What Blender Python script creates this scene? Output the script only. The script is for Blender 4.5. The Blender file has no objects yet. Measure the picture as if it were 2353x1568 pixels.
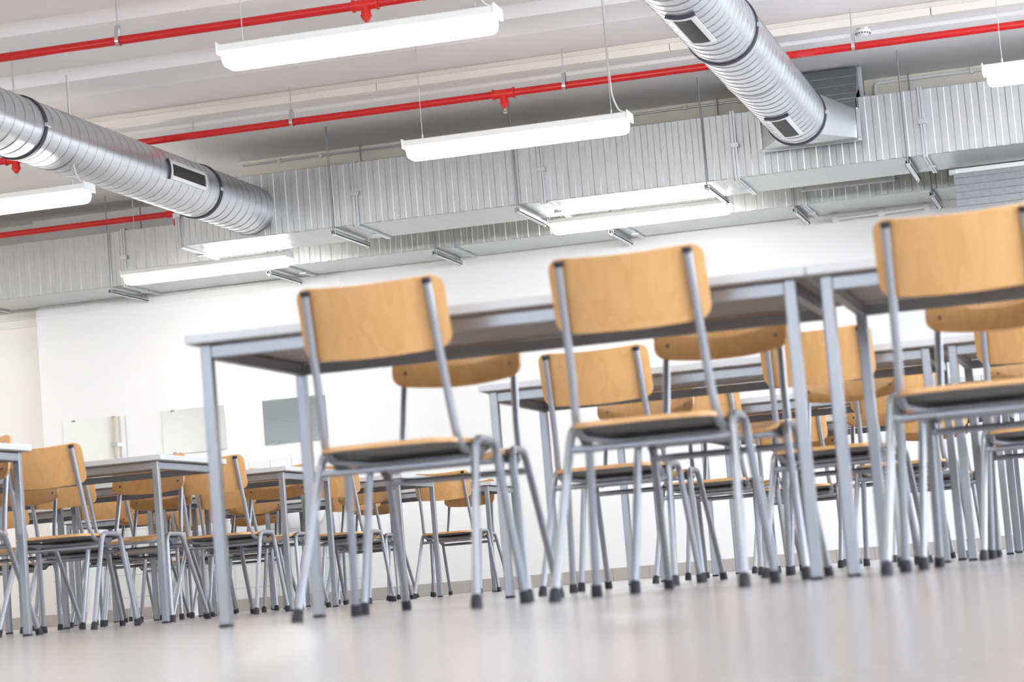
import bpy, bmesh, math, random
from mathutils import Vector, Matrix
random.seed(7)
C = bpy.context.scene.collection
SC = bpy.context.scene

# ------------------------------------------------------------------ camera
F_PX, YAW, PITCH, ROLL, CAM_H = 5542.78, 0.251029, 0.0994629, -0.0822929, 0.0539
cy, sy = math.cos(YAW), math.sin(YAW)
fwd = Vector((-sy*math.cos(PITCH), cy*math.cos(PITCH), math.sin(PITCH)))
r0 = Vector((cy, sy, 0)); u0 = r0.cross(fwd)
rgt = math.cos(ROLL)*r0 + math.sin(ROLL)*u0
upv = -math.sin(ROLL)*r0 + math.cos(ROLL)*u0
cd = bpy.data.cameras.new('camera')
cd.sensor_width = 36; cd.lens = F_PX*36/2353
cd.clip_start = 0.02; cd.clip_end = 200
cd.dof.use_dof = True; cd.dof.focus_distance = 15.5; cd.dof.aperture_fstop = 5.0
cam = bpy.data.objects.new('camera', cd); C.objects.link(cam)
m = Matrix.Identity(4)
for i in range(3):
    m[i][0] = rgt[i]; m[i][1] = upv[i]; m[i][2] = -fwd[i]
m[2][3] = CAM_H
cam.matrix_world = m
SC.camera = cam

# ------------------------------------------------------------------ light
w = bpy.data.worlds.new('world'); SC.world = w; w.use_nodes = True
bg = w.node_tree.nodes['Background']
bg.inputs[0].default_value = (0.80, 0.88, 1.0, 1); bg.inputs[1].default_value = 8.5
LAMP = 17.0
SC.view_settings.view_transform = 'Standard'; SC.view_settings.look = 'None'
SC.view_settings.gamma = 1; SC.view_settings.use_curve_mapping = False
SC.view_settings.exposure = 0.56
SC.cycles.use_denoising = True
SC.cycles.max_bounces = 10; SC.cycles.diffuse_bounces = 6; SC.cycles.glossy_bounces = 5
SC.cycles.transparent_max_bounces = 8
SC.cycles.sample_clamp_indirect = 8

# ------------------------------------------------------------------ materials
def mat(name, col, rough=.5, metal=0.0, spec=.5):
    k = bpy.data.materials.new(name); k.use_nodes = True
    b = k.node_tree.nodes['Principled BSDF']
    b.inputs['Base Color'].default_value = (*col, 1); b.inputs['Roughness'].default_value = rough
    b.inputs['Metallic'].default_value = metal; b.inputs['Specular IOR Level'].default_value = spec
    return k
def nodes(k): return k.node_tree.nodes, k.node_tree.links, k.node_tree.nodes['Principled BSDF']
def noise_col(k, c1, c2, scale, stretch=(1, 1, 1), detail=4, lo=.35, hi=.65, bump=0.0, rough=None):
    n, l, b = nodes(k)
    tc = n.new('ShaderNodeTexCoord'); mp = n.new('ShaderNodeMapping'); mp.inputs['Scale'].default_value = stretch
    nz = n.new('ShaderNodeTexNoise'); nz.inputs['Scale'].default_value = scale; nz.inputs['Detail'].default_value = detail
    cr = n.new('ShaderNodeValToRGB')
    cr.color_ramp.elements[0].position = lo; cr.color_ramp.elements[0].color = (*c1, 1)
    cr.color_ramp.elements[1].position = hi; cr.color_ramp.elements[1].color = (*c2, 1)
    l.new(tc.outputs['Object'], mp.inputs[0]); l.new(mp.outputs[0], nz.inputs['Vector'])
    l.new(nz.outputs['Fac'], cr.inputs[0]); l.new(cr.outputs[0], b.inputs['Base Color'])
    if bump:
        bp = n.new('ShaderNodeBump'); bp.inputs['Strength'].default_value = bump; bp.inputs['Distance'].default_value = .01
        l.new(nz.outputs['Fac'], bp.inputs['Height']); l.new(bp.outputs[0], b.inputs['Normal'])
    if rough:
        mr = n.new('ShaderNodeMapRange'); mr.inputs[3].default_value = rough[0]; mr.inputs[4].default_value = rough[1]
        l.new(nz.outputs['Fac'], mr.inputs[0]); l.new(mr.outputs[0], b.inputs['Roughness'])
    return k
def wood(name, c1, c2, c3, rough=.38):
    k = mat(name, c2, rough); n, l, b = nodes(k)
    tc = n.new('ShaderNodeTexCoord'); oi = n.new('ShaderNodeObjectInfo')
    ad = n.new('ShaderNodeVectorMath'); ad.operation = 'ADD'
    sc = n.new('ShaderNodeVectorMath'); sc.operation = 'SCALE'; sc.inputs[0].default_value = (3.1, 1.7, 5.3)
    l.new(oi.outputs['Random'], sc.inputs['Scale'])
    l.new(tc.outputs['Object'], ad.inputs[0]); l.new(sc.outputs[0], ad.inputs[1])
    mp = n.new('ShaderNodeMapping'); mp.inputs['Scale'].default_value = (6.0, 6.0, 1.1)
    l.new(ad.outputs[0], mp.inputs[0])
    nz = n.new('ShaderNodeTexNoise'); nz.inputs['Scale'].default_value = 1.5; nz.inputs['Detail'].default_value = 2
    l.new(mp.outputs[0], nz.inputs['Vector'])
    mul = n.new('ShaderNodeMath'); mul.operation = 'MULTIPLY'; mul.inputs[1].default_value = 9.0
    l.new(nz.outputs['Fac'], mul.inputs[0])
    fr = n.new('ShaderNodeMath'); fr.operation = 'FRACT'; l.new(mul.outputs[0], fr.inputs[0])
    fine = n.new('ShaderNodeTexNoise'); fine.inputs['Scale'].default_value = 14; fine.inputs['Detail'].default_value = 3
    mp2 = n.new('ShaderNodeMapping'); mp2.inputs['Scale'].default_value = (9, 9, .6)
    l.new(ad.outputs[0], mp2.inputs[0]); l.new(mp2.outputs[0], fine.inputs['Vector'])
    mx = n.new('ShaderNodeMath'); mx.operation = 'MULTIPLY_ADD'; mx.inputs[1].default_value = .45
    sub = n.new('ShaderNodeMath'); sub.operation = 'MULTIPLY'; sub.inputs[1].default_value = .55
    l.new(fine.outputs['Fac'], sub.inputs[0]); l.new(fr.outputs[0], mx.inputs[0]); l.new(sub.outputs[0], mx.inputs[2])
    cr = n.new('ShaderNodeValToRGB')
    e = cr.color_ramp.elements
    e[0].position = .12; e[0].color = (*c1, 1); e[1].position = .9; e[1].color = (*c3, 1)
    q = cr.color_ramp.elements.new(.5); q.color = (*c2, 1)
    l.new(mx.outputs[0], cr.inputs[0]); l.new(cr.outputs[0], b.inputs['Base Color'])
    return k
def emis(name, col, s):
    k = bpy.data.materials.new(name); k.use_nodes = True
    n, l, b = nodes(k)
    b.inputs['Base Color'].default_value = (.9, .9, .9, 1); b.inputs['Roughness'].default_value = .4
    b.inputs['Emission Color'].default_value = (*col, 1); b.inputs['Emission Strength'].default_value = s
    return k

M = {}
M['wood'] = wood('beech_ply', (.60, .325, .115), (.645, .365, .142), (.68, .40, .17), .34)
M['chair_metal'] = mat('silver_lacquered_tube', (.36, .372, .405), .31, .55)
M['table_metal'] = mat('grey_lacquered_steel', (.29, .298, .318), .32, .6)
M['laminate'] = mat('pale_grey_laminate', (.54, .545, .545), .3)
M['board'] = mat('grey_board_underside', (.36, .34, .335), .6)
M['rubber'] = mat('black_rubber', (.018, .017, .024), .55)
M['plastic'] = mat('dark_grey_plastic', (.10, .105, .12), .45)
M['screw'] = mat('steel_screw', (.75, .75, .75), .2, 1)
M['galv'] = noise_col(mat('galvanised_sheet', (.6, .62, .63), .36, .9), (.50, .515, .51), (.55, .565, .56), 30, (1, 1, .35), 6, .3, .7, 0, (.36, .42))
M['galv_round'] = noise_col(mat('galvanised_spiral_tube', (.6, .62, .64), .3, .95), (.60, .615, .64), (.66, .675, .70), 14, (1, .3, 1), 4, .3, .7, 0, (.29, .34))
M['seam'] = mat('folded_seam_steel', (.30, .31, .33), .42, .8)
M['steel'] = mat('zinc_plated_steel', (.62, .64, .66), .28, .95)
M['gasket'] = mat('dark_rubber_gasket', (.035, .032, .05), .5)
M['grille_frame'] = mat('aluminium_frame', (.80, .80, .80), .35, .35)
M['dark'] = mat('dark_opening', (.045, .045, .05), .6)
M['louvre'] = mat('dark_louvre_blade', (.16, .16, .165), .4, .7)
M['red'] = mat('red_pipe_paint', (.60, .012, .014), .28)
M['redfit'] = mat('red_fitting_paint', (.70, .02, .015), .35)
M['brass'] = mat('chromed_nozzle', (.7, .68, .64), .25, 1)
M['lampwhite'] = mat('white_lamp_housing', (.80, .79, .76), .4)
M['diffuser'] = emis('lit_opal_diffuser', (1.0, .985, .965), LAMP)
M['cable'] = mat('white_cable', (.72, .71, .69), .5)
M['wire'] = mat('thin_steel_wire', (.55, .55, .54), .4, .6)
M['white'] = mat('white_plastic', (.82, .82, .80), .4)
M['trunk'] = mat('cream_trunking', (.80, .77, .71), .45)
M['ceramic'] = mat('white_ceramic', (.86, .87, .88), .12)
M['mirror'] = mat('mirror_silver', (.80, .82, .795), .015, 1)
M['galv_darkened'] = noise_col(mat('darkened_galvanised_sheet', (.3, .31, .31), .4, .85), (.27, .28, .285), (.31, .32, .325), 30, (1, 1, 1), 5)  # galvanised sheet darkened; on the elbow box a dim ceiling reflection put into colour
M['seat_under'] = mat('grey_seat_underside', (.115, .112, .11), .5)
M['clip'] = mat('mirror_clip', (.35, .35, .34), .3, .8)
M['cream'] = noise_col(mat('cream_paint', (.80, .755, .67), .7), (.78, .735, .65), (.82, .775, .69), 3)
M['paint'] = noise_col(mat('white_wall_paint', (.86, .855, .835), .6), (.895, .89, .872), (.905, .90, .885), 2)
M['paint2'] = noise_col(mat('warm_white_wall_paint', (.85, .825, .77), .65), (.87, .845, .795), (.885, .86, .81), 2)
M['ceil'] = noise_col(mat('ceiling_paint', (.80, .775, .765), .7), (.855, .835, .825), (.875, .855, .845), 1.4)

# floor: satin beige-grey resin with faint joints
M['floor'] = mat('beige_floor_tile', (.63, .585, .55), .22)
n, l, b = nodes(M['floor'])
tc = n.new('ShaderNodeTexCoord')
br = n.new('ShaderNodeTexBrick'); br.offset = 0; br.inputs['Scale'].default_value = 1.0
br.inputs['Brick Width'].default_value = .6; br.inputs['Row Height'].default_value = .6
br.inputs['Mortar Size'].default_value = .004
br.inputs['Color1'].default_value = (.40, .372, .352, 1); br.inputs['Color2'].default_value = (.39, .363, .343, 1)
br.inputs['Mortar'].default_value = (.30, .28, .26, 1)
l.new(tc.outputs['Object'], br.inputs['Vector']); l.new(br.outputs['Color'], b.inputs['Base Color'])
nz = n.new('ShaderNodeTexNoise'); nz.inputs['Scale'].default_value = 1.7; nz.inputs['Detail'].default_value = 5
mr = n.new('ShaderNodeMapRange'); mr.inputs[3].default_value = .17; mr.inputs[4].default_value = .21
l.new(tc.outputs['Object'], nz.inputs['Vector']); l.new(nz.outputs['Fac'], mr.inputs[0]); l.new(mr.outputs[0], b.inputs['Roughness'])

def tile_mat(name, c1, c2, mort, w_, h_, ms, rough):
    k = mat(name, c1, rough); n, l, b = nodes(k)
    tc = n.new('ShaderNodeTexCoord'); mp = n.new('ShaderNodeMapping'); mp.inputs['Rotation'].default_value = (math.pi/2, 0, 0)
    br = n.new('ShaderNodeTexBrick'); br.offset = 0; br.inputs['Scale'].default_value = 1
    br.inputs['Brick Width'].default_value = w_; br.inputs['Row Height'].default_value = h_; br.inputs['Mortar Size'].default_value = ms
    br.inputs['Color1'].default_value = (*c1, 1); br.inputs['Color2'].default_value = (*c2, 1); br.inputs['Mortar'].default_value = (*mort, 1)
    l.new(tc.outputs['Object'], mp.inputs[0]); l.new(mp.outputs[0], br.inputs['Vector']); l.new(br.outputs['Color'], b.inputs['Base Color'])
    return k
M['tile'] = tile_mat('white_wall_tile', (.86, .86, .85), (.85, .85, .84), (.55, .55, .54), .19, .19, .0025, .18)
M['skirt'] = tile_mat('grey_skirting_tile', (.49, .455, .415), (.475, .44, .40), (.30, .28, .26), .30, .6, .003, .4)
M['glass'] = bpy.data.materials.new('window_glass'); M['glass'].use_nodes = True
n = M['glass'].node_tree.nodes; l = M['glass'].node_tree.links; n.clear()
o_ = n.new('ShaderNodeOutputMaterial'); mx = n.new('ShaderNodeMixShader'); tr = n.new('ShaderNodeBsdfTransparent'); gl = n.new('ShaderNodeBsdfGlossy')
gl.inputs['Roughness'].default_value = .02; mx.inputs[0].default_value = .06
l.new(tr.outputs[0], mx.inputs[1]); l.new(gl.outputs[0], mx.inputs[2]); l.new(mx.outputs[0], o_.inputs[0])

# ------------------------------------------------------------------ mesh helpers
class MB:
    """collects geometry for ONE mesh object"""
    def __init__(s): s.v = []; s.f = []; s.mi = []
    def add(s, v, f, mi=0):
        o = len(s.v); s.v += [tuple(x) for x in v]; s.f += [tuple(i+o for i in q) for q in f]; s.mi += [mi]*len(f)
    def box(s, a, b, mi=0):
        x0, y0, z0 = a; x1, y1, z1 = b
        s.add([(x0,y0,z0),(x1,y0,z0),(x1,y1,z0),(x0,y1,z0),(x0,y0,z1),(x1,y0,z1),(x1,y1,z1),(x0,y1,z1)],
              [(0,3,2,1),(4,5,6,7),(0,1,5,4),(1,2,6,5),(2,3,7,6),(3,0,4,7)], mi)
    def prism(s, prof, x0, x1, mi=0):
        """closed (y,z) outline, swept along x"""
        k = len(prof)
        v = [(x0, y, z) for y, z in prof] + [(x1, y, z) for y, z in prof]
        f = [(i, (i+1) % k, k+(i+1) % k, k+i) for i in range(k)] + [tuple(range(k-1, -1, -1)), tuple(range(k, 2*k))]
        s.add(v, f, mi)
    def tube(s, path, r, seg=10, cap=True, mi=0, closed=False):
        P = [Vector(p) for p in path]; k = len(P); rings = []
        T = [((P[min(i+1, k-1)]-P[i]).normalized() + (P[i]-P[max(i-1, 0)]).normalized()).normalized() for i in range(k)]
        a = Vector((0, 0, 1)) if abs(T[0].z) < .9 else Vector((1, 0, 0))
        N = (a - T[0]*a.dot(T[0])).normalized()
        v = []
        for i in range(k):
            N = (N - T[i]*N.dot(T[i])).normalized(); B = T[i].cross(N)
            rr = r[i] if isinstance(r, (list, tuple)) else r
            for j in range(seg):
                t = 2*math.pi*j/seg
                v.append(P[i] + (N*math.cos(t) + B*math.sin(t))*rr)
        f = [(i*seg+j, i*seg+(j+1) % seg, (i+1)*seg+(j+1) % seg, (i+1)*seg+j) for i in range(k-1) for j in range(seg)]
        if cap: f += [tuple(range(seg-1, -1, -1)), tuple(range((k-1)*seg, k*seg))]
        s.add(v, f, mi)
    def build(s, name, material, parent=None, smooth=None, bevel=0):
        me = bpy.data.meshes.new(name); me.from_pydata(s.v, [], s.f)
        for k in (material if isinstance(material, (list, tuple)) else [material]): me.materials.append(k)
        if any(s.mi): me.polygons.foreach_set('material_index', s.mi)
        bm = bmesh.new(); bm.from_mesh(me)
        bmesh.ops.remove_doubles(bm, verts=bm.verts, dist=1e-6)
        bmesh.ops.recalc_face_normals(bm, faces=bm.faces)
        if bevel:
            bmesh.ops.bevel(bm, geom=[e for e in bm.edges if len(e.link_faces) == 2 and e.calc_face_angle(0) > .6], offset=bevel, segments=2, affect='EDGES', profile=.5)
        bm.to_mesh(me); bm.free()
        if smooth is not None:
            me.shade_smooth()
            me.set_sharp_from_angle(angle=math.radians(smooth))
        o = bpy.data.objects.new(name, me); C.objects.link(o)
        if parent: o.parent = parent
        return o
def fillet(pts, rad, n=6):
    P = [Vector(p) for p in pts]; out = [P[0]]
    for i in range(1, len(P)-1):
        r_ = rad[i-1] if isinstance(rad, (list, tuple)) else rad
        a = (P[i-1]-P[i]); b = (P[i+1]-P[i]); d = min(r_, a.length*.49, b.length*.49)
        p0 = P[i]+a.normalized()*d; p1 = P[i]+b.normalized()*d
        for k in range(n+1):
            t = k/n; out.append(p0*(1-t)**2 + P[i]*2*t*(1-t) + p1*t*t)
    out.append(P[-1]); return out
def tag(o, label=None, cat=None, group=None, kind=None):
    if label: o['label'] = label
    if cat: o['category'] = cat
    if group: o['group'] = group
    if kind: o['kind'] = kind
    return o
def thing(name, label, cat, loc=(0, 0, 0), rz=0, group=None):
    o = bpy.data.objects.new(name, None); C.objects.link(o); o.empty_display_size = .1
    o.location = loc; o.rotation_euler = (0, 0, rz); return tag(o, label, cat, group)
def copy_tree(o, parent=None):
    c = o.copy(); C.objects.link(c)
    if parent: c.parent = parent
    for ch in list(o.children): copy_tree(ch, c)
    return c
def struct(name, mb, material, **k): return tag(mb.build(name, material, **k), kind='structure')
def circ(cx, cz, r, seg, a0=0): return [(cx+r*math.cos(a0+2*math.pi*i/seg), cz+r*math.sin(a0+2*math.pi*i/seg)) for i in range(seg)]

# ------------------------------------------------------------------ room
X0, X1, Y0, Y1 = -11.4, 5.0, -6.0, 19.03
b = MB(); b.box((X0-.3, Y0-.3, -.2), (X1+.3, Y1+.6, 0)); struct('floor', b, M['floor'])
# back wall: main plane, lining bay under the mirrors, recessed bay on the far side
b = MB(); b.box((-9.07, Y1, 0), (X1+.3, Y1+.3, 4)); struct('wall_back', b, M['paint'])
b = MB(); b.box((X0-.3, Y1+.13, 0), (-9.07, Y1+.3, 4)); struct('wall_back_recess', b, M['paint2'])
PY = Y1-.05
b = MB(); b.box((-9.07, PY, 0), (-6.30, Y1, 2.715)); b.box((-9.07, PY-.006, 2.62), (-6.30, PY, 2.66)); struct('trim_1', b, M['paint'], bevel=.002)
b = MB(); b.box((X0, Y1+.10, 2.60), (-9.075, Y1+.13, 2.63)); b.box((X0, Y1+.09, 2.67), (-9.075, Y1+.13, 2.73)); struct('trim_2', b, M['paint2'])
b = MB(); b.box((-9.06, PY-.008, .10), (-6.31, PY, 1.24)); struct('trim_3', b, M['tile'])
b = MB(); b.box((-6.30, Y1-.012, 0), (X1, Y1, .10)); b.box((-9.07, PY-.012, 0), (-6.30, PY-.0005, .10)); b.box((X0, Y1+.118, 0), (-9.07, Y1+.13, .10)); struct('baseboard_back', b, M['skirt'])
# left wall
b = MB(); b.box((X0-.3, Y0-.3, 0), (X0, Y1+.13, 4)); struct('wall_left', b, M['paint2'])
# window walls: right side and behind the camera
def window_wall(name, axis, c0, c1, length0, length1, sill, head, panes, first):
    b = MB()
    def bx(a0, a1, z0, z1, mb, d0=c0, d1=c1):
        if axis == 'x': mb.box((d0, a0, z0), (d1, a1, z1))
        else: mb.box((a0, d0, z0), (a1, d1, z1))
    bx(length0, length1, 0, sill, b); bx(length0, length1, head, 4, b)
    step = (length1-length0)/panes; pier = .25
    for i in range(panes+1):
        a = length0+i*step; bx(max(length0, a-pier), min(length1, a+pier), sill, head, b)
    struct(name, b, M['paint'])
    for i in range(panes):
        a0 = length0+i*step+pier; a1 = length0+(i+1)*step-pier
        d = (c0+c1)/2; f = MB()
        for (p, q, z0, z1) in ((a0, a1, sill, sill+.06), (a0, a1, head-.06, head), (a0, a0+.06, sill+.06, head-.06), (a1-.06, a1, sill+.06, head-.06), ((a0+a1)/2-.03, (a0+a1)/2+.03, sill+.06, head-.06)):
            bx(p, q, z0, z1, f, d-.03, d+.03)
        fo = struct('window_%d' % (first+i), f, M['white'])
        g = MB(); bx(a0+.06, a1-.06, sill+.06, head-.06, g, d-.003, d+.003); g.build('pane', M['glass'], fo)
window_wall('wall_right', 'x', X1, X1+.3, -2.0, Y1+.3, .75, 3.05, 6, 1)
b = MB(); b.box((X1, Y0-.3, 0), (X1+.3, -2.0, 4)); struct('wall_right_pier', b, M['paint'])
window_wall('wall_front', 'y', Y0-.3, Y0, X0, X1, 1.75, 3.05, 4, 7)

# ceiling: long cast ribs running parallel to the back wall
prof = [(12.45, 3.470), (12.50, 3.405), (12.62, 3.400), (13.0, 3.402), (13.3, 3.415), (13.55, 3.440), (13.70, 3.470), (13.70, 3.385), (13.95, 3.390), (14.17, 3.405),
        (14.20, 3.398), (14.23, 3.412), (14.6, 3.425), (15.0, 3.445), (15.12, 3.475), (15.35, 3.470), (15.36, 3.425), (15.60, 3.430), (15.62, 3.410), (16.02, 3.405), (16.07, 3.420), (16.10, 3.452), (16.35, 3.482), (16.7, 3.486), (17.1, 3.478), (17.45, 3.470)]
near = [(-2.45, 3.400), (-2.33, 3.400), (-1.9, 3.405), (-1.5, 3.42), (-1.2, 3.445), (-1.0, 3.475), (-.96, 3.40), (-.6, 3.405), (-.3, 3.43), (-.04, 3.47)]
full = []
y = 12.45
while y > Y0-.5:
    full = [(y+dy, z) for dy, z in near] + full
    y -= 2.45
full = full + prof + [(17.5, 3.50), (Y1+.5, 3.50)]
b = MB()
for (ya, za), (yb, zb) in zip(full[:-1], full[1:]):
    b.add([(X0-.3, ya, za), (X1+.3, ya, za), (X1+.3, yb, zb), (X0-.3, yb, zb)], [(0, 1, 2, 3)])
b.add([(X0-.3, full[0][0], 3.9), (X1+.3, full[0][0], 3.9), (X1+.3, full[-1][0], 3.9), (X0-.3, full[-1][0], 3.9)], [(0, 1, 2, 3)])
struct('ceiling', b, M['ceil'], smooth=18)
# cream downstand closing the ceiling behind the first duct
b = MB()
xs = [-6.55, -4.90, -2.78, -1.58, 5.0]
for a, c in zip(xs[:-1], xs[1:]): b.box((a+.004, 17.44, 2.90), (c-.004, 17.54, 3.52))
b.box((xs[0]+.01, 17.445, 2.91), (xs[-1]-.01, 17.535, 3.52)); struct('trim_4', b, M['cream'])

# ------------------------------------------------------------------ chair
def make_chair():
    root = thing('canteen_chair', 'beech chair', 'chair', group='beech and steel chairs at the tables')
    # seat
    def grid(fn, nu, nv, th):
        """two-sided sheet; fn(u,v)->(point, normal)"""
        top = []; bot = []
        for j in range(nv+1):
            for i in range(nu+1):
                p, nn = fn(i/nu*2-1, j/nv)
                top.append(p+nn*th/2); bot.append(p-nn*th/2)
        k = (nu+1)*(nv+1); f = []
        for j in range(nv):
            for i in range(nu):
                a = j*(nu+1)+i; q = (a, a+1, a+nu+2, a+nu+1)
                f.append(q); f.append(tuple(x+k for x in reversed(q)))
        edge = [i for i in range(nu+1)] + [j*(nu+1)+nu for j in range(1, nv+1)] + [nv*(nu+1)+i for i in range(nu-1, -1, -1)] + [j*(nu+1) for j in range(nv-1, 0, -1)]
        for a, c in zip(edge, edge[1:]+edge[:1]): f.append((a, a+k, c+k, c))
        mb = MB(); mb.add(top+bot, f); return mb
    def rnd(u, v, hw, hh, r):
        """map the unit square onto a rounded rectangle"""
        x = u*hw; y = (v*2-1)*hh
        ax, ay = abs(x)-(hw-r), abs(y)-(hh-r)
        if ax > 0 and ay > 0:
            m_ = max(ax, ay); d = math.hypot(ax, ay)
            x = math.copysign(hw-r+ax*m_/d, x); y = math.copysign(hh-r+ay*m_/d, y)
        return x, y
    def seat_fn(u, v):
        x, y = rnd(u, v, .183, .186, .05); x *= .905+.095*min(1, max(0, (y+.186)/.16)); y += .030
        def z(x, y):
            t = max(0, min(1, (-.085-y)/.07)); rear = .002*t*t*(1-(x/.2)**2*.9)
            s = max(0, (y-.145)/.07); front = -.017*s*s
            return .409 - .006*(1-(x/.18)**2)*max(0, 1-((y-.01)/.16)**2) + rear + front
        e = .002
        nx = -(z(x+e, y)-z(x-e, y))/(2*e); ny = -(z(x, y+e)-z(x, y-e))/(2*e)
        return Vector((x, y, z(x, y))), Vector((nx, ny, 1)).normalized()
    sg = grid(seat_fn, 22, 22, .011)
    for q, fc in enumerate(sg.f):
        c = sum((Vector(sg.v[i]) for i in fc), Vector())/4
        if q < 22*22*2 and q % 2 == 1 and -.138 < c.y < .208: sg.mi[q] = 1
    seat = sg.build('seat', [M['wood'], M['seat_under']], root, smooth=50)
    # backrest
    def up_y(z): return -.195 + (.795-z)*.30 if z > .50 else -.1065
    def back_fn(u, v):
        x, h = rnd(u, v, .187, .087, .032); z = .714+h
        nn = Vector((0, 1, .30)).normalized(); k = .052
        return Vector((x, up_y(z), z)) + nn*(.0175 - k*.70 + k*(x/.187)**2), (nn + Vector((-2*k*x/.187**2, 0, 0))).normalized()
    back = grid(back_fn, 26, 14, .0095).build('backrest', M['wood'], root, smooth=50)
    for sx in (-1, 1):
        for z in (.664, .775):
            x = sx*.152; nn = Vector((0, 1, .30)).normalized()
            q = Vector((x, up_y(z), z)) + nn*(.0175-.052*.70+.052*(x/.187)**2+.0045)
            s = MB(); s.tube([q, q+nn*.0024], .0058, 10); s.build('screw', M['screw'], back, smooth=40)
    # bent tube frame: upright - under the seat - across the front - upright
    half = [(-.155, -.195, .795), (-.164, -.1065, .50), (-.172, -.078, .389), (-.168, .05, .389), (-.135, .195, .384)]
    pth = half + [(-x, y, z) for x, y, z in reversed(half)]
    fr = MB(); fr.tube(fillet(pth, [.09, .06, .06, .05, .05, .06, .06, .09], 7), .0105, 12)
    frame = fr.build('tube_frame', M['chair_metal'], root, smooth=60)
    for sx in (-1, 1):
        c = MB(); c.tube([(sx*.1553, -.192, .785), (sx*.155, -.1955, .7965), (sx*.155, -.1957, .7975)], [.0118, .0118, .009], 12)
        c.build('end_cap', M['rubber'], frame, smooth=40)
    # legs
    for sx in (-1, 1):
        for kind in ('rear', 'front'):
            if kind == 'rear': pts = [(sx*.1965, .068, .412), (sx*.1965, -.022, .412), (sx*.224, -.225, .010)]
            else: pts = [(sx*.1965, .068, .412), (sx*.1965, .158, .412), (sx*.226, .226, .010)]
            g = MB(); g.tube(fillet(pts, .045, 7), .0108, 12); leg = g.build('leg', M['chair_metal'], root, smooth=60)
            a, e = Vector(pts[1]), Vector(pts[2]); d = (a-e).normalized()
            q = MB(); q.tube([Vector((e.x, e.y, 0))-d*0, e+d*.003, e+d*.019, e+d*.022], [.0150, .0148, .0136, .0115], 12); q.build('rubber_foot', M['rubber'], leg, smooth=40)
    k = MB(); k.tube([(-.2002, -.048, .358), (.2002, -.048, .358)], .0092, 10); k.build('crossbar', M['chair_metal'], root, smooth=60)
    for sx in (-1, 1):
        q = MB(); q.prism([(-.005, .395), (.105, .395), (.095, .378), (.060, .362), (.040, .362), (.012, .380)], sx*.181-.006, sx*.181+.006)
        q.build('stacking_bracket', M['plastic'], root, bevel=.002)
    return root

CH = {'first': None}
def chair(x, y, facing, label, rz=0):
    """y: where the backrest stands"""
    if CH['first'] is None:
        o = CH['first'] = make_chair()
    else:
        o = copy_tree(CH['first'])
    o.location = (x, y+.185, 0) if not facing else (x, y-.165, 0)
    o.rotation_euler = (0, 0, math.radians(rz) + (math.pi if facing else 0))
    o['label'] = label; return o

# ------------------------------------------------------------------ table
TW, TD = 1.600, .80
def make_table():
    root = thing('canteen_table', 'table', 'table', group='grey topped canteen tables')
    t = MB(); t.box((-TW/2+.0008, 0, .726), (TW/2-.0008, TD, .750)); t.build('tabletop', M['laminate'], root, bevel=.0025)
    u = MB(); u.box((-TW/2+.01, .01, .7235), (TW/2-.01, TD-.01, .7255)); u.build('underside_board', M['board'], root)
    L = .029; i = .030
    a = MB(); z0, z1 = .688, .719
    a.box((-TW/2+i+L, i+.003, z0), (TW/2-i-L, i+.023, z1)); a.box((-TW/2+i+L, TD-i-.023, z0), (TW/2-i-L, TD-i-.003, z1))
    a.box((-TW/2+i+.003, i+L, z0), (-TW/2+i+.023, TD-i-L, z1)); a.box((TW/2-i-.023, i+L, z0), (TW/2-i-.003, TD-i-L, z1))
    a.build('apron', M['table_metal'], root, bevel=.002)
    for sx in (-1, 1):
        for yy in (i, TD-i-L):
            xx = -TW/2+i if sx < 0 else TW/2-i-L
            g = MB(); g.box((xx, yy, .006), (xx+L, yy+L, .7232)); leg = g.build('leg', M['table_metal'], root, bevel=.003)
            q = MB(); q.box((xx-.0005, yy-.0005, 0), (xx+L+.0005, yy+L+.0005, .0065)); q.build('glide', M['rubber'], leg)
    return root
TB = {'first': None}
def table(xleft, y, label):
    if TB['first'] is None: o = TB['first'] = make_table()
    else: o = copy_tree(TB['first'])
    o.location = (xleft+TW/2, y, 0); o['label'] = label; return o

# near block (its end faces the aisle) and far block beyond the aisle
NB = [('nearest', 5.735, -2.335), ('second', 8.14, -2.225), ('third', 10.15, -2.215), ('rearmost', 12.12, -2.20)]
for nm, y, x in NB:
    table(x, y, 'grey table at the aisle end of the %s row, right block' % nm)
    table(x+TW, y, 'grey table butted behind the aisle-end one, %s row, right block' % nm)
FB = [('nearest', 7.96, -4.24), ('second', 10.0, -4.22), ('third', 11.81, -4.29), ('fourth', 13.75, -4.27), ('rearmost', 15.87, -4.30)]
for k, (nm, y, xr) in enumerate(FB):
    table(xr-TW, y, 'grey table at the aisle end of the %s row, left block' % nm)
    if k >= 2: table(xr-2*TW, y, 'grey table second from the aisle, %s row, left block' % nm)

ORD = ['first', 'second', 'third', 'fourth']
def seats(block, row, near_, facing_):
    for i, c in enumerate(near_):
        chair(c[0], c[1], False, 'beech chair seen from behind, %s from the aisle, %s row, %s block' % (ORD[i], row, block), c[2] if len(c) > 2 else 0)
    for i, c in enumerate(facing_):
        chair(c[0], c[1], True, 'beech chair seen from the front, %s from the aisle, %s row, %s block' % (ORD[i], row, block), c[2] if len(c) > 2 else 0)
seats('right', 'nearest', [(-1.77, 5.53), (-1.13, 5.52), (-.355, 5.49)], [(-1.845, 6.60, 3), (-1.09, 6.60), (-.34, 6.60)])
seats('right', 'second', [(-1.74, 7.83), (-1.005, 7.95, -2), (-.30, 7.90)], [(-1.805, 9.03), (-1.03, 9.03), (-.33, 9.03)])
seats('right', 'third', [(-1.80, 10.02), (-.96, 9.98)], [(-1.78, 11.01), (-1.10, 11.02)])
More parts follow.
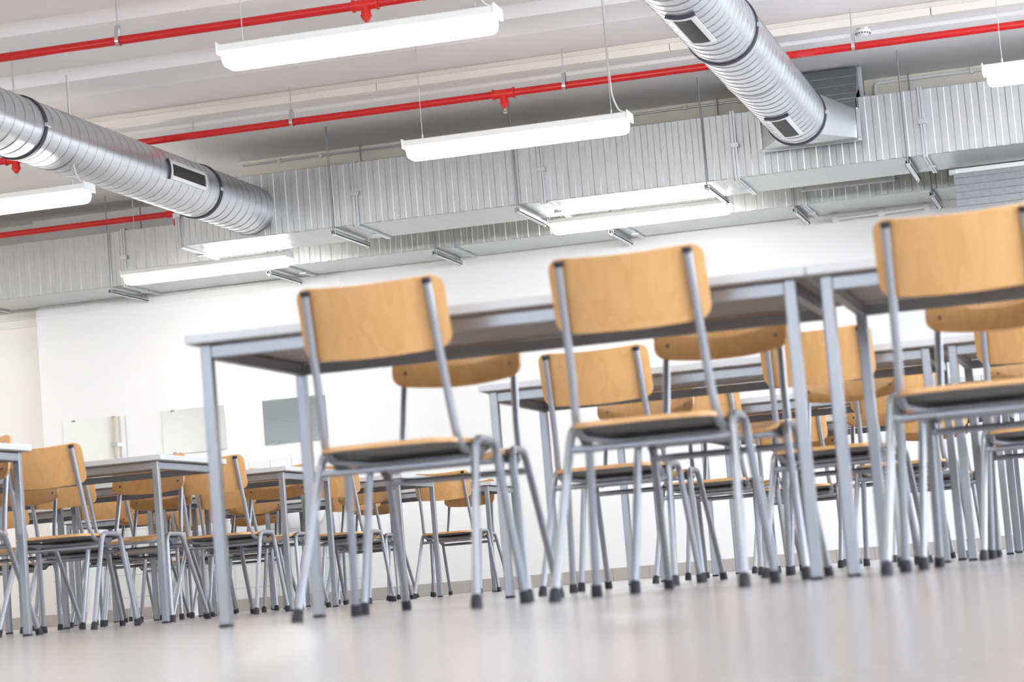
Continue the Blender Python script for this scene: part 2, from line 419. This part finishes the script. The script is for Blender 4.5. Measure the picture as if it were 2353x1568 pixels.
seats('right', 'rearmost', [(-1.69, 11.95), (-1.00, 11.95)], [(-1.75, 12.98), (-1.06, 12.98)])
seats('left', 'nearest', [(-4.62, 7.85)], [(-4.545, 8.83)])
seats('left', 'second', [(-4.60, 9.57)], [(-4.64, 10.86), (-5.30, 10.86)])
seats('left', 'third', [(-4.55, 11.37), (-5.40, 11.42)], [(-4.66, 12.68), (-5.35, 12.68)])
seats('left', 'fourth', [(-4.52, 13.08), (-5.22, 13.25), (-5.99, 13.25), (-6.7, 13.3)], [(-4.78, 14.64), (-5.53, 14.64), (-6.3, 14.64)])
seats('left', 'rearmost', [(-4.43, 15.10), (-5.2, 15.55), (-6.35, 15.55)], [(-4.70, 16.76), (-5.40, 16.76), (-6.35, 16.76), (-7.0, 16.76)])

# ------------------------------------------------------------------ rectangular ducts
def ribbed_duct_body(x0, x1, y0, y1, z0, z1, pitch=.0455, d=.003):
    """sheet duct with vertical beads pressed in front, back and underside"""
    b = MB(); xs = []; k = int(round((x1-x0)/pitch))
    xs = [(x0+(x1-x0)*i/k) for i in range(k+1)]
    loops = []
    for i in range(k):
        o = d if i % 2 else 0
        e = .003
        loops.append((xs[i]+e, o)); loops.append((xs[i+1]-e, o))
    v = []; f = []
    for x, o in loops:
        v += [(x, y0+o, z0+.004), (x, y0+o, z1-.004), (x, y0+.004, z1), (x, y1-.004, z1), (x, y1-o, z1-.004), (x, y1-o, z0+.004), (x, y1-.004, z0+o*.25), (x, y0+.004, z0+o*.25)]
    n_ = 8
    for i in range(len(loops)-1):
        for j in range(n_): f.append((i*n_+j, i*n_+(j+1) % n_, (i+1)*n_+(j+1) % n_, (i+1)*n_+j))
    f += [tuple(range(n_)), tuple(range((len(loops)-1)*n_+n_-1, (len(loops)-1)*n_-1, -1))]
    b.add(v, f); return b
def flange_at(x, y0, y1, z0, z1, parent, back=True):
    t = .022; wd = .016
    b = MB()
    for dx in (-wd-.001, .001):
        b.box((x+dx, y0-t, z0-t*.8), (x+dx+wd, y0-.001, z1+t*.6)); b.box((x+dx, y0-.001, z0-t*.8), (x+dx+wd, y1, z0-.001))
        b.box((x+dx, y0-.001, z1+.001), (x+dx+wd, y1, z1+t*.6))
    fl = b.build('joint_flange', M['steel'], parent, bevel=.0015)
    c = MB(); zc = (z0+z1)/2; c.box((x-.03, y0-t-.012, zc-.018), (x+.03, y0-t+.004, zc+.018)); c.build('flange_clamp', M['steel'], fl, bevel=.003)
    c = MB(); yc = (y0*.45+y1*.55); c.box((x-.03, yc-.018, z0-t*.8-.010), (x+.03, yc+.018, z0-t*.8+.003)); c.build('flange_clamp', M['steel'], fl, bevel=.003)
    for (yy, zz) in ((y0-t*.5, z0-t*.5), (y0-t*.5, z1+.004)):
        q = MB(); q.tube([(x-.026, yy, zz), (x+.026, yy, zz)], .006, 8); q.build('bolt', M['screw'], fl, smooth=40)
DY0, DY1, DZ0, DZ1 = 16.62, 17.37, 2.738, 3.20
d1 = thing('rectangular_duct', 'ribbed galvanised rectangular duct fed by the round ducts', 'air duct', (-6.75, DY0, DZ0))
off = Vector((-6.75, DY0, DZ0))
def shifted(mb): mb.v = [tuple(Vector(p)-off) for p in mb.v]; return mb
class At:
    """parent helper keeping world coordinates of built meshes"""
def keep(o, root): o.matrix_parent_inverse = root.matrix_basis.inverted(); return o
bpy.context.view_layer.update()
def part(mb, name, material, root, **k):
    o = mb.build(name, material, None, **k); o.parent = root
    o.matrix_parent_inverse = Matrix.Translation(root.location).inverted() if root.rotation_euler[2] == 0 else root.matrix_basis.inverted()
    return o
d1.location = (0, 0, 0); d1.location = (0, 0, 0)
part(ribbed_duct_body(-6.75, 4.9, DY0, DY1, DZ0, DZ1), 'duct_body', M['galv'], d1)
for x in (-6.745, -5.348, -3.938, -2.535, -1.226, .2): flange_at(x, DY0, DY1, DZ0, DZ1, d1)
d2 = thing('rectangular_duct', 'ribbed rectangular duct running along the top of the back wall', 'air duct')
EY0, EY1, EZ0, EZ1 = 18.25, 18.93, 2.735, 3.19
part(ribbed_duct_body(-11.35, 4.9, EY0, EY1, EZ0, EZ1), 'duct_body', M['galv'], d2)
for x in (-10.7, -9.3, -7.898, -6.495, -5.10, -3.697, -2.288, -.9): flange_at(x, EY0, EY1, EZ0, EZ1, d2)
# rectangular spigot on the rear duct, seen below the first one
b = MB(); b.box((-2.27, 18.10, 2.83), (-1.60, 18.249, 3.10)); sp = part(b, 'spigot', M['galv'], d2, bevel=.003)
b = MB(); b.box((-2.29, 18.075, 2.812), (-1.58, 18.105, 2.832)); b.box((-2.29, 18.075, 2.832), (-2.27, 18.105, 3.1)); b.box((-1.60, 18.075, 2.832), (-1.58, 18.105, 3.1)); b.build('spigot_flange', M['steel'], sp, bevel=.001)

# lower branch box under the first duct
d3 = thing('branch_duct', 'dark plain duct box dropping below the first duct behind the chairs', 'air duct')
b = MB(); k = 7; z0, z1 = 2.36, 2.72
pr = []
for i in range(k):
    o = .002 if i % 2 else 0; a = z0+(z1-z0)*i/k; c = z0+(z1-z0)*(i+1)/k
    pr += [(17.40+o, a+.002), (17.40+o, c-.002)]
pr += [(18.15, z1), (18.15, z0)]
b.prism(pr, -1.10, 4.9); part(b, 'duct_body', M['galv_darkened'], d3)
b = MB(); b.box((-1.13, 17.372, 2.700), (4.9, 17.398, 2.732)); part(b, 'joint_flange', M['white'], d3, bevel=.002)
for x in (-1.11, -.42):
    b = MB(); b.box((x-.02, 17.36, 2.695), (x+.03, 17.40, 2.728)); part(b, 'flange_clamp', M['steel'], d3, bevel=.002)
# white pipe under the rear duct
d4 = thing('wall_pipe', 'short white pipe clamped below the rear duct on the back wall', 'pipe')
b = MB(); b.tube([(-2.144, 18.93, 2.692), (-1.435, 18.93, 2.704)], .012, 10); part(b, 'pipe', M['white'], d4, smooth=50)
for x, z in ((-2.15, 2.692), (-1.79, 2.698), (-1.43, 2.704)):
    b = MB(); b.box((x-.022, 18.91, z-.018), (x+.022, Y1, z+.018)); part(b, 'pipe_clip', M['white'], d4, bevel=.004)

# trapeze hangers (two threaded rods and a channel)
def hanger(x, y0, y1, z, top, label):
    t = thing('trapeze_hanger', label, 'hanger', (x, y0, z), group='threaded rod hangers under the ducts')
    b = MB(); b.box((-.020, -.03, -.055), (.020, y1-y0+.03, -.050)); b.box((-.020, -.03, -.055), (-.016, y1-y0+.03, -.025)); b.box((.016, -.03, -.055), (.020, y1-y0+.03, -.025)); b.box((-.020, -.03, -.028), (-.008, y1-y0+.03, -.024)); b.box((.008, -.03, -.028), (.020, y1-y0+.03, -.024))
    b.build('channel', M['steel'], t)
    for yy in (-.018, y1-y0+.018):
        r = MB(); r.tube([(0, yy, -.062), (0, yy, top-z)], .0055, 8); ro = r.build('threaded_rod', M['seam'], t, smooth=50)
        q = MB(); q.tube([(0, yy, -.066), (0, yy, -.056)], .011, 6); q.build('nut', M['screw'], ro)
H = ['first', 'second', 'third', 'fourth', 'fifth', 'sixth']
for i, x in enumerate((-5.531, -4.136, -2.754, -1.352)): hanger(x, DY0, DY1, DZ0, 3.49, 'steel rod hanger under the first duct, %s from the duct\'s open end' % H[i])
for i, x in enumerate((-9.45, -8.03, -6.646, -5.245, -3.808, -2.369, -1.329)): hanger(x, EY0, EY1, EZ0, 3.49, 'steel rod hanger under the rear duct, %s along from the wall recess' % (H+['last'])[i])

# ------------------------------------------------------------------ round ducts
def round_duct(label, cx, cz, r, ya, yb, seams, grilles, rods, sleeve=None, fl_end=False):
    t = thing('round_duct', label, 'air duct', (cx, ya, cz))
    n = 64; L = yb-ya
    b = MB(); b.tube([(0, 0, 0), (0, L, 0)], r, n, cap=False); b.build('duct_tube', M['galv_round'], t, smooth=50)
    pitch = .1235; hs = []
    K = int(L/pitch*40)
    v = []; f = []
    for i in range(K+1):
        a = 2*math.pi*i/40; yy = pitch*i/40
        for dy, dr in ((-.0040, .0002), (-.0018, .0026), (.0018, .0026), (.0040, .0002)):
            v.append(((r+dr)*math.cos(a), yy+dy, (r+dr)*math.sin(a)))
    for i in range(K):
        for j in range(3): f.append((i*4+j, i*4+j+1, i*4+j+5, i*4+j+4))
    b = MB(); b.add(v, f); b.build('spiral_seam', M['seam'], t, smooth=60)
    for s in seams:
        b = MB(); b.tube([(0, s-ya-.018, 0), (0, s-ya-.016, 0), (0, s-ya+.016, 0), (0, s-ya+.018, 0)], [r+.001, r+.010, r+.010, r+.001], n, cap=False)
        ring = b.build('clamp_ring', M['gasket'], t, smooth=30)
        b = MB(); b.box((r+.004, s-ya-.02, -.02), (r+.024, s-ya+.024, .004)); b.build('clamp_bolt', M['steel'], ring, bevel=.003)
        b = MB(); b.tube([(0, s-ya+.022, 0), (0, s-ya+.040, 0)], r+.004, n, cap=False); b.build('steel_band', M['steel'], ring, smooth=30)
    for s in rods:
        b = MB(); b.tube([(0, s-ya, r), (0, s-ya, 3.47-cz)], .006, 8); b.build('suspension_rod', M['wire'], t, smooth=50)
        b = MB(); b.tube([(0, s-ya, 3.462-cz), (0, s-ya, 3.475-cz)], .02, 10); b.build('ceiling_fixing', M['wire'], t)
    if sleeve:
        b = MB(); b.tube([(0, sleeve[0]-ya, 0), (0, sleeve[1]-ya, 0)], r+.0012, n, cap=False); b.build('sleeve', M['galv_round'], t, smooth=50)
    for (ga, gb, a0, a1) in grilles:
        def arc(y0, y1, q0, q1, rr, mb, th, mi=0, kseg=10):
            v = []; f = []
            for i in range(kseg+1):
                a = math.radians(q0+(q1-q0)*i/kseg)
                for yy, dr in ((y0, 0), (y1, 0), (y1, th), (y0, th)):
                    v.append(((rr+dr)*math.cos(a), yy-ya, (rr+dr)*math.sin(a)))
            for i in range(kseg):
                for j in range(4): f.append((i*4+j, i*4+(j+1) % 4, (i+1)*4+(j+1) % 4, (i+1)*4+j))
            f += [(0, 1, 2, 3), (kseg*4+3, kseg*4+2, kseg*4+1, kseg*4)]
            mb.add(v, f, mi)
        da = math.degrees(.024/r); rr = r+.004
        b = MB(); arc(ga, gb, a0, a0+da, rr, b, .012); arc(ga, gb, a1-da, a1, rr, b, .012); arc(ga, ga+.03, a0+da, a1-da, rr, b, .012); arc(gb-.03, gb, a0+da, a1-da, rr, b, .012)
        g = b.build('air_grille', M['grille_frame'], t, smooth=30)
        b = MB(); arc(ga+.03, gb-.03, a0+da, a1-da, rr-.001, b, .002); b.build('grille_opening', M['dark'], g)
        b = MB(); nb = 26
        for i in range(nb):
            yy = ga+.034+(gb-ga-.068)*(i+.5)/nb; arc(yy-.003, yy+.003, a0+da, a1-da, rr+.002, b, .007, 0, 6)
        b.build('louvres', M['louvre'], g)
        b = MB(); arc(ga-.014, ga-.002, a0-2, a1+2, r+.001, b, .014); b.build('grille_gasket', M['gasket'], g)
        for yy in (ga+.015, gb-.015):
            for aa in (a0+da/2, a1-da/2):
                a = math.radians(aa); q = MB(); q.tube([((rr+.011)*math.cos(a), yy-ya, (rr+.011)*math.sin(a)), ((rr+.0145)*math.cos(a), yy-ya, (rr+.0145)*math.sin(a))], .006, 8); q.build('screw', M['steel'], g)
    return t
ld = round_duct('thinner-looking spiral duct farther off, joining straight into the ribbed duct', -6.17, 2.94, .184, 6.0, 16.617,
                [7.25, 10.03, 12.81, 15.575], [(14.66, 15.30, -18, 20)], [12.80, 15.60, 10.0], (13.28, 15.55))
b = MB(); b.tube([(0, 10.592, 0), (0, 10.606, 0)], .192, 64, cap=False); b.build('end_collar', M['steel'], ld, smooth=30)
for k in range(8):
    a = math.radians(45*k+20); q = MB(); q.tube([(.1925*math.cos(a), 10.598, .1925*math.sin(a)), (.197*math.cos(a), 10.598, .197*math.sin(a))], .006, 8); q.build('rivet', M['screw'], ld)
rd = round_duct('large spiral duct overhead ending in a square adapter box', -1.963, 2.94, .194, 6.0, 15.62,
                [7.24, 10.0, 12.765, 15.595], [(11.53, 12.16, -112, -72), (14.57, 15.25, -106, -66)], [12.76, 10.0])
b = MB(); b.tube([(0, 7.78, 0), (0, 7.79, 0), (0, 7.81, 0), (0, 7.82, 0)], [.1945, .1975, .1975, .1945], 64, cap=False); b.build('pipe_joint', M['galv_round'], rd, smooth=30)
# square-to-round adapter and elbow box
ad = thing('duct_adapter', 'square flanged adapter box between the large spiral duct and ribbed duct', 'duct adapter')
FX0, FX1, FY, FZ0, FZ1 = -2.325, -1.662, 16.52, 2.898, 3.10
v = []; f = []; n = 48
sq = []
for i in range(n):
    a = 2*math.pi*i/n; c, s = math.cos(a), math.sin(a); k = 1/max(abs(c), abs(s))
    sq.append(((FX0+FX1)/2 + c*k*(FX1-FX0)/2, FY, (FZ0+FZ1)/2 + s*k*(FZ1-FZ0)/2))
v = [(-1.963+.195*math.cos(2*math.pi*i/n), 15.625, 2.94+.195*math.sin(2*math.pi*i/n)) for i in range(n)] + sq
f = [(i, (i+1) % n, n+(i+1) % n, n+i) for i in range(n)]
b = MB(); b.add(v, f); part(b, 'transition', M['galv'], ad, smooth=25)
b = MB(); t_ = .022
b.box((FX0-t_, FY-.012, FZ0-t_), (FX1+t_, FY+.012, FZ0)); b.box((FX0-t_, FY-.012, FZ0), (FX0, FY+.012, FZ1)); b.box((FX1, FY-.012, FZ0), (FX1+t_, FY+.012, FZ1))
fl = part(b, 'joint_flange', M['steel'], ad, bevel=.002)
for x, z in ((FX0-.01, FZ0-.01), (FX1+.01, FZ0-.01), (FX1+.01, FZ1), (FX0-.01, FZ1), ((FX0+FX1)/2, FZ0-.012)):
    q = MB(); q.tube([(x, FY-.02, z), (x, FY+.02, z)], .009, 8); q.build('bolt', M['screw'], fl)
EYT, EZT = 16.86, 3.462
b = MB(); b.prism([(FY+.013, FZ0), (FY+.013, FZ1), (EYT, EZT), (17.30, EZT), (17.30, 3.205), (16.618, 3.205), (16.618, FZ0)], FX0, FX1)
el = part(b, 'elbow_box', M['galv_darkened'], ad, bevel=.003)  # same galvanised metal; the slope's shade is put into its colour
for k in range(1, 5):
    yy = FY+.013+(EYT-FY-.013)*k/5; zz = FZ1+(EZT-FZ1)*k/5
    q = MB(); q.tube([(FX0+.01, yy, zz), (FX1-.01, yy, zz)], .004, 6); q.build('pressed_bead', M['galv_darkened'], el)
b = MB(); b.box((FX1, 16.87, 3.25), (FX1+.03, 16.90, 3.462)); b.box((FX1, 16.865, 3.225), (FX1+.045, 16.905, 3.25)); part(b, 'side_flange', M['steel'], ad, bevel=.002)

# ------------------------------------------------------------------ lamps
LL = 1.352
def make_lamp():
    t = thing('ceiling_light', 'lamp', 'ceiling light', group='hanging strip lights')
    hw = .075
    b = MB(); b.prism([(-hw, .075), (-hw, .108), (-.05, .115), (.05, .115), (hw, .108), (hw, .075)], .008, LL-.008); b.build('housing', M['lampwhite'], t, bevel=.002)
    b = MB()
    prof = [(-.066, .0755), (-.064, .03), (-.054, .008), (-.040, 0), (.040, 0), (.054, .008), (.064, .03), (.066, .0755)]
    xs = [(.022, .72), (.026, .86), (.040, .97), (.07, 1), (LL-.07, 1), (LL-.040, .97), (LL-.026, .86), (LL-.022, .72)]
    v = [(x, y*(.9+.1*s), .0755-(.0755-z)*s) for x, s in xs for y, z in prof]; k = len(prof)
    f = [(i*k+j, i*k+j+1, (i+1)*k+j+1, (i+1)*k+j) for i in range(len(xs)-1) for j in range(k-1)] + [tuple(range(k-1, -1, -1)), tuple(range((len(xs)-1)*k, len(xs)*k))]
    f += [(i*k+k-1, i*k, (i+1)*k, (i+1)*k+k-1) for i in range(len(xs)-1)]
    b.add(v, f); b.build('diffuser', M['diffuser'], t, smooth=40)
    for x in (0, LL-.009):
        b = MB(); b.box((x, -.08, .066), (x+.009, .08, .120)); b.build('end_cap', M['white'], t, bevel=.002)
    for x in (.11, LL-.11):
        b = MB(); b.tube([(x, 0, .118), (x, 0, .80)], .0022, 6); wi = b.build('suspension_wire', M['wire'], t)
        b = MB(); b.box((x-.018, -.012, .115), (x+.018, .012, .122)); b.tube([(x, 0, .122), (x, 0, .145)], .006, 8); b.build('wire_grip', M['wire'], wi)
    x = LL-.11
    b = MB(); b.tube(fillet([(LL-.02, .0, .118), (x+.045, 0, .135), (x+.012, 0, .22), (x+.006, 0, .45), (x+.010, 0, .80)], .05, 5), .005, 8); b.build('power_cable', M['cable'], t, smooth=60)
    return t
lp = None
LN = {2: 'row nearest the ducts', 1: 'middle row', 0: 'row nearest above the tables'}
lamps = [(-3.97, 10.46, 'strip light hanging alone in front, nearest over the tables'),
         (-3.97, 13.35, 'strip light hanging in front of the ribbed duct, between the round ducts'),
         (-.632, 13.35, 'strip light beyond the large spiral duct, by the adapter box'),
         (-7.325, 13.35, 'strip light hanging beneath the farther spiral duct, by the red pipe'),
         (-7.66, 17.66, 'strip light under the ribbed duct\'s open end, mirrored in its underside'),
         (-4.16, 17.66, 'strip light close under the ribbed duct between the hangers'),
         (-7.33, 10.46, 'strip light in the nearest lamp row, beside the farther spiral duct'),
         (-.63, 10.46, 'strip light in the nearest lamp row, beyond the large spiral duct'),
         (-10.7, 13.35, 'strip light in the middle lamp row, closest to the side wall'),
         (-10.7, 10.46, 'strip light in the nearest lamp row, closest to the side wall'),
         (-11.15, 17.66, 'strip light between the two ribbed ducts, closest to the side wall'),
         (2.7, 13.35, 'strip light in the middle lamp row, closest to the windows'),
         (2.7, 10.46, 'strip light in the nearest lamp row, closest to the windows')]
for j, yy in enumerate((7.4, 4.4)):
    for i, xx in enumerate((-10.7, -7.33, -3.97, -.63, 2.7)):
        if i: lamps.append((xx, yy, 'strip light %s ahead of the nearest visible lamp row, %s from the windows' % (['one row', 'two rows', 'three rows', 'four rows'][j], ['fifth', 'fourth', 'third', 'second', 'first'][i])))
for x, y, lab in lamps:
    lp = make_lamp() if lp is None else copy_tree(lp)
    lp.location = (x, y, 2.545 if y < 17 else 2.645); lp['label'] = lab
    if y > 17: lp.scale = (1.04, 1, 1)

# ------------------------------------------------------------------ red sprinkler pipes
PZ = 3.20
def red_pipe(label, y, x0, x1, heads, z=PZ, elbow=None):
    t = thing('sprinkler_pipe', label, 'sprinkler pipe', (0, y, z))
    b = MB(); b.tube([(x0, 0, 0), (x1, 0, 0)], .0245, 16); b.build('pipe', M['red'], t, smooth=50)
    for x in heads:
        b = MB(); b.tube([(x-.075, 0, 0), (x-.073, 0, 0), (x-.062, 0, 0), (x-.060, 0, 0), (x+.060, 0, 0), (x+.062, 0, 0), (x+.073, 0, 0), (x+.075, 0, 0)], [.029, .036, .036, .030, .030, .036, .036, .029], 16)
        b.tube([(x, 0, 0), (x, 0, -.055), (x, 0, -.056), (x, 0, -.068), (x, 0, -.0685), (x, 0, -.082), (x, 0, -.083), (x, 0, -.098)], [.026, .028, .032, .032, .026, .024, .018, .012], 12)
        h = b.build('tee_fitting', M['redfit'], t, smooth=30)
        b = MB(); b.tube([(x, 0, -.096), (x, 0, -.112)], .007, 8); b.tube([(x, 0, -.124), (x, 0, -.127)], .013, 10)
        b.tube([(x-.009, 0, -.110), (x-.011, 0, -.118), (x-.006, 0, -.126)], .0022, 6); b.tube([(x+.009, 0, -.110), (x+.011, 0, -.118), (x+.006, 0, -.126)], .0022, 6)
        b.build('sprinkler_nozzle', M['brass'], h, smooth=40)
    if elbow is not None:
        b = MB(); b.tube(fillet([(elbow-.08, 0, 0), (elbow, 0, 0), (elbow, 0, -.10)], .035, 5), [.03]*8, 14)
        b.build('elbow_fitting', M['redfit'], t, smooth=40)
    return t
red_pipe('red sprinkler pipe crossing above the nearest strip light', 12.16, -11.35, 4.9, [-7.24, -3.775, -.31])
red_pipe('long red sprinkler pipe passing behind both spiral ducts', 14.93, -11.35, 4.9, [-7.214, -3.748, -.28])
red_pipe('short red sprinkler pipe ending beside the ribbed duct\'s open end', 17.82, -11.35, -7.24, [], elbow=-7.24)
def pipe_hanger(x, y, label, top=3.475):
    t = thing('pipe_hanger', label, 'pipe hanger', (x, y, PZ), group='steel strap hangers on the red pipes')
    b = MB(); b.tube([(0, 0, .075), (0, 0, top-PZ)], .0045, 8); b.build('rod', M['steel'], t, smooth=50)
    v = []; f = []
    path = [(0, .085), (-.012, .080), (-.018, .055), (-.029, .018)] + [(.0295*math.cos(math.radians(a)), .0295*math.sin(math.radians(a))) for a in range(160, 381, 20)] + [(.029, .018), (.018, .055), (.012, .080), (0, .085)]
    for y_, z_ in path: v += [(-.011, y_, z_), (.011, y_, z_)]
    f = [(2*i, 2*i+1, 2*i+3, 2*i+2) for i in range(len(path)-1)]
    b = MB(); b.add(v, f)
    v2 = [(x_, y_*1.07, z_+.001*(1 if z_ > 0 else -1)) for x_, y_, z_ in v]; b.add(v2, f)
    b.build('strap_clamp', M['steel'], t, smooth=40)
    b = MB(); b.tube([(0, 0, .078), (0, 0, .092)], .010, 6); b.build('nut', M['screw'], t)
for x, l_ in ((-5.214, 'steel strap hanger on the red pipe above the strip light, over the farther duct'), (-1.49, 'steel strap hanger on the front red pipe past the large spiral duct'), (-3.35, 'steel strap hanger on the front red pipe past its sprinkler')):
    pipe_hanger(x, 12.16, l_)
for x, l_ in ((-7.07, 'steel strap hanger on the long red pipe, nearest the farther spiral duct'), (-5.206, 'steel strap hanger on the long red pipe between farther duct and its sprinkler'), (-3.342, 'steel strap hanger on the long red pipe just past its sprinkler'), (-1.478, 'steel strap hanger on the long red pipe beside the smoke detector')):
    pipe_hanger(x, 14.93, l_)
for x, l_ in ((-9.0, 'steel strap hanger on the short red pipe near the recess'),): pipe_hanger(x, 17.82, l_, 3.50)

# cable trunking, conduits, detector
b = MB()
t = thing('cable_trunking', 'cream cable trunking along the ceiling beside the long red pipe', 'cable trunking')
xs = [-11.35, -9.2, -7.2, -4.68, -2.68, -1.0, 1.0, 4.9]
for a, c in zip(xs[:-1], xs[1:]):
    b = MB(); b.box((a+.002, 15.17, 3.385), (c-.002, 15.25, 3.437)); part(b, 'trunking_length', M['trunk'], t, bevel=.004)
b = MB(); b.box((-11.35, 15.19, 3.43), (4.9, 15.23, 3.472)); part(b, 'mounting_strip', M['trunk'], t)
t = thing('smoke_detector', 'round white smoke detector under the ceiling trunking', 'smoke detector', (-1.45, 15.33, 3.345))
b = MB(); b.tube([(0, 0, .040), (0, 0, .063), (0, 0, .064)], [.036, .036, .02], 24); b.build('base', M['white'], t, smooth=30)
b = MB(); b.tube([(0, 0, 0), (0, 0, .003), (0, 0, .020), (0, 0, .034), (0, 0, .040)], [.026, .034, .050, .052, .046], 28); b.build('detector_head', M['white'], t, smooth=30)
b = MB()
for k in range(16):
    a = 2*math.pi*k/16; b.box((.047*math.cos(a)-.0035, .047*math.sin(a)-.0035, .010), (.047*math.cos(a)+.0035, .047*math.sin(a)+.0035, .020))
b.build('sensor_slots', M['plastic'], t)
b = MB(); b.tube([(0, 0, .062), (0, 0, .128)], .006, 8); b.build('mounting_stem', M['white'], t)
def conduit(label, y, z, x0, x1, r, clips, drop=None):
    t = thing('conduit', label, 'conduit')
    b = MB()
    if drop: b.tube(fillet([(x0, y, drop), (x0, y, z), (x1, y, z)], .04, 5), r, 8)
    else: b.tube([(x0, y, z), (x1, y, z)], r, 8)
    part(b, 'pipe', M['steel'] if not drop else M['white'], t, smooth=50)
    for x in clips:
        b = MB(); b.box((x-.012, y-r-.006, z-r-.006), (x+.012, 17.44, z+r+.012)); part(b, 'clip', M['trunk'], t, bevel=.002)
conduit('thin steel conduit along the cream downstand above the ribbed duct', 17.415, 3.435, -6.5, -1.75, .008, [-6.2, -5.86, -4.13, -3.0, -2.6])
conduit('white conduit bending down behind the duct beside the adapter box', 17.424, 3.435, -1.60, 4.8, .013, [-.9, .4], 3.19)

# ------------------------------------------------------------------ mirrors and wash basins
MI = [(-8.88, -8.31), (-7.97, -7.405), (-7.06, -6.505)]
ml = ['frameless wall mirror farthest along, nearest the wall recess', 'frameless wall mirror in the middle, showing plain pale wall', 'frameless wall mirror nearest the wall step, reflecting lit strip lights']
bl = ['white wash basin under the mirror nearest the wall recess', 'white wash basin under the middle wall mirror', 'white wash basin under the mirror nearest the wall step']
for i, (xa, xb) in enumerate(MI):
    t = thing('wall_mirror', ml[i], 'mirror', (xa, PY-.0025, 1.362), group='frameless mirrors over the basins'); t.rotation_euler = (-.0019, 0, 0)
    b = MB(); b.box((0, -.010, 0), (xb-xa, -.004, .370)); g_ = b.build('mirror_glass', M['mirror'], t)
    b = MB(); b.box((.002, -.004, .002), (xb-xa-.002, -.0005, .368)); b.build('backing', M['plastic'], t)
    for x in (.10, xb-xa-.10):
        for z in (-.004, .356):
            b = MB(); b.box((x-.016, -.013, z), (x+.016, -.002, z+.018)); b.build('clip', M['clip'], t, bevel=.001)
    t = thing('wash_basin', bl[i], 'wash basin', ((xa+xb)/2, PY-.008, 0), group='wash basins along the tiled wall')
    prof = [(.0, .615), (.10, .618), (.17, .64), (.225, .70), (.245, .76), (.25, .80), (.25, .815), (.228, .815), (.222, .80), (.20, .74), (.12, .69), (.0, .68)]
    v = []; f = []; n = 32
    for rr, z in prof:
        for k in range(n):
            a = 2*math.pi*k/n; x = rr*1.06*math.cos(a); y = -.235 + rr*.94*math.sin(a)
            if math.sin(a) > 0: y = -.235 + rr*.94*min(1, math.sin(a)*1.5)
            v.append((x, y, z))
    for q in range(len(prof)-1):
        for k in range(n): f.append((q*n+k, q*n+(k+1) % n, (q+1)*n+(k+1) % n, (q+1)*n+k))
    b = MB(); b.add(v, f); b.build('bowl', M['ceramic'], t, smooth=50)
    v = []; f = []
    for z, rx, ry in ((.0, .095, .085), (.02, .09, .08), (.10, .075, .065), (.4, .085, .07), (.58, .11, .09), (.64, .14, .12)):
        for k in range(n): a = 2*math.pi*k/n; v.append((rx*math.cos(a), -.20+ry*math.sin(a), z))
    for q in range(5):
        for k in range(n): f.append((q*n+k, q*n+(k+1) % n, (q+1)*n+(k+1) % n, (q+1)*n+k))
    b = MB(); b.add(v, f); b.build('pedestal', M['ceramic'], t, smooth=50)
    b = MB(); b.tube(fillet([(0, -.055, .81), (0, -.055, .93), (0, -.16, .95), (0, -.165, .915)], .03, 5), .011, 10); fa = b.build('tap', M['screw'], t, smooth=50)
    b = MB(); b.tube([(0, -.055, .93), (0, -.050, .965), (0, -.10, .985)], .007, 8); b.build('tap_lever', M['screw'], fa, smooth=50)

# pipe on the side wall, seen in the mirror
t = thing('side_wall_pipe', 'cream pipe rising up the plain side wall, seen only in a mirror', 'pipe', (X0, 12.3, 0))
b = MB(); b.tube([(.05, 0, 0), (.05, 0, 3.45)], .028, 12); b.build('pipe', M['cream'], t, smooth=50)
b = MB(); b.tube([(.05, -.12, 0), (.05, -.12, 3.45)], .016, 10); b.build('pipe', M['cream'], t, smooth=50)
for z in (1.1, 2.0, 2.9):
    b = MB(); b.box((0, -.15, z), (.085, .04, z+.04)); b.build('pipe_clip', M['steel'], t, bevel=.003)

# grey slatted side-wall panel added to darken the mirror by the wall step
f = MB()
for k in range(20):
    z = .02+.15*k; f.box((X0+.002, 3.6, z), (X0+.03+.006*(k % 2), 7.7, z+.149))
added_panel = struct('added_panel_1', f, mat('added_panel_steel', (.30, .31, .30), .5, .2))
f = MB(); f.box((X0+.002, 3.45, 0), (X0+.09, 3.6, 3.1)); f.box((X0+.002, 7.7, 0), (X0+.09, 7.85, 3.1)); f.box((X0+.002, 3.6, 3.02), (X0+.09, 7.7, 3.1)); f.build('added_panel_frame', M['white'], added_panel)
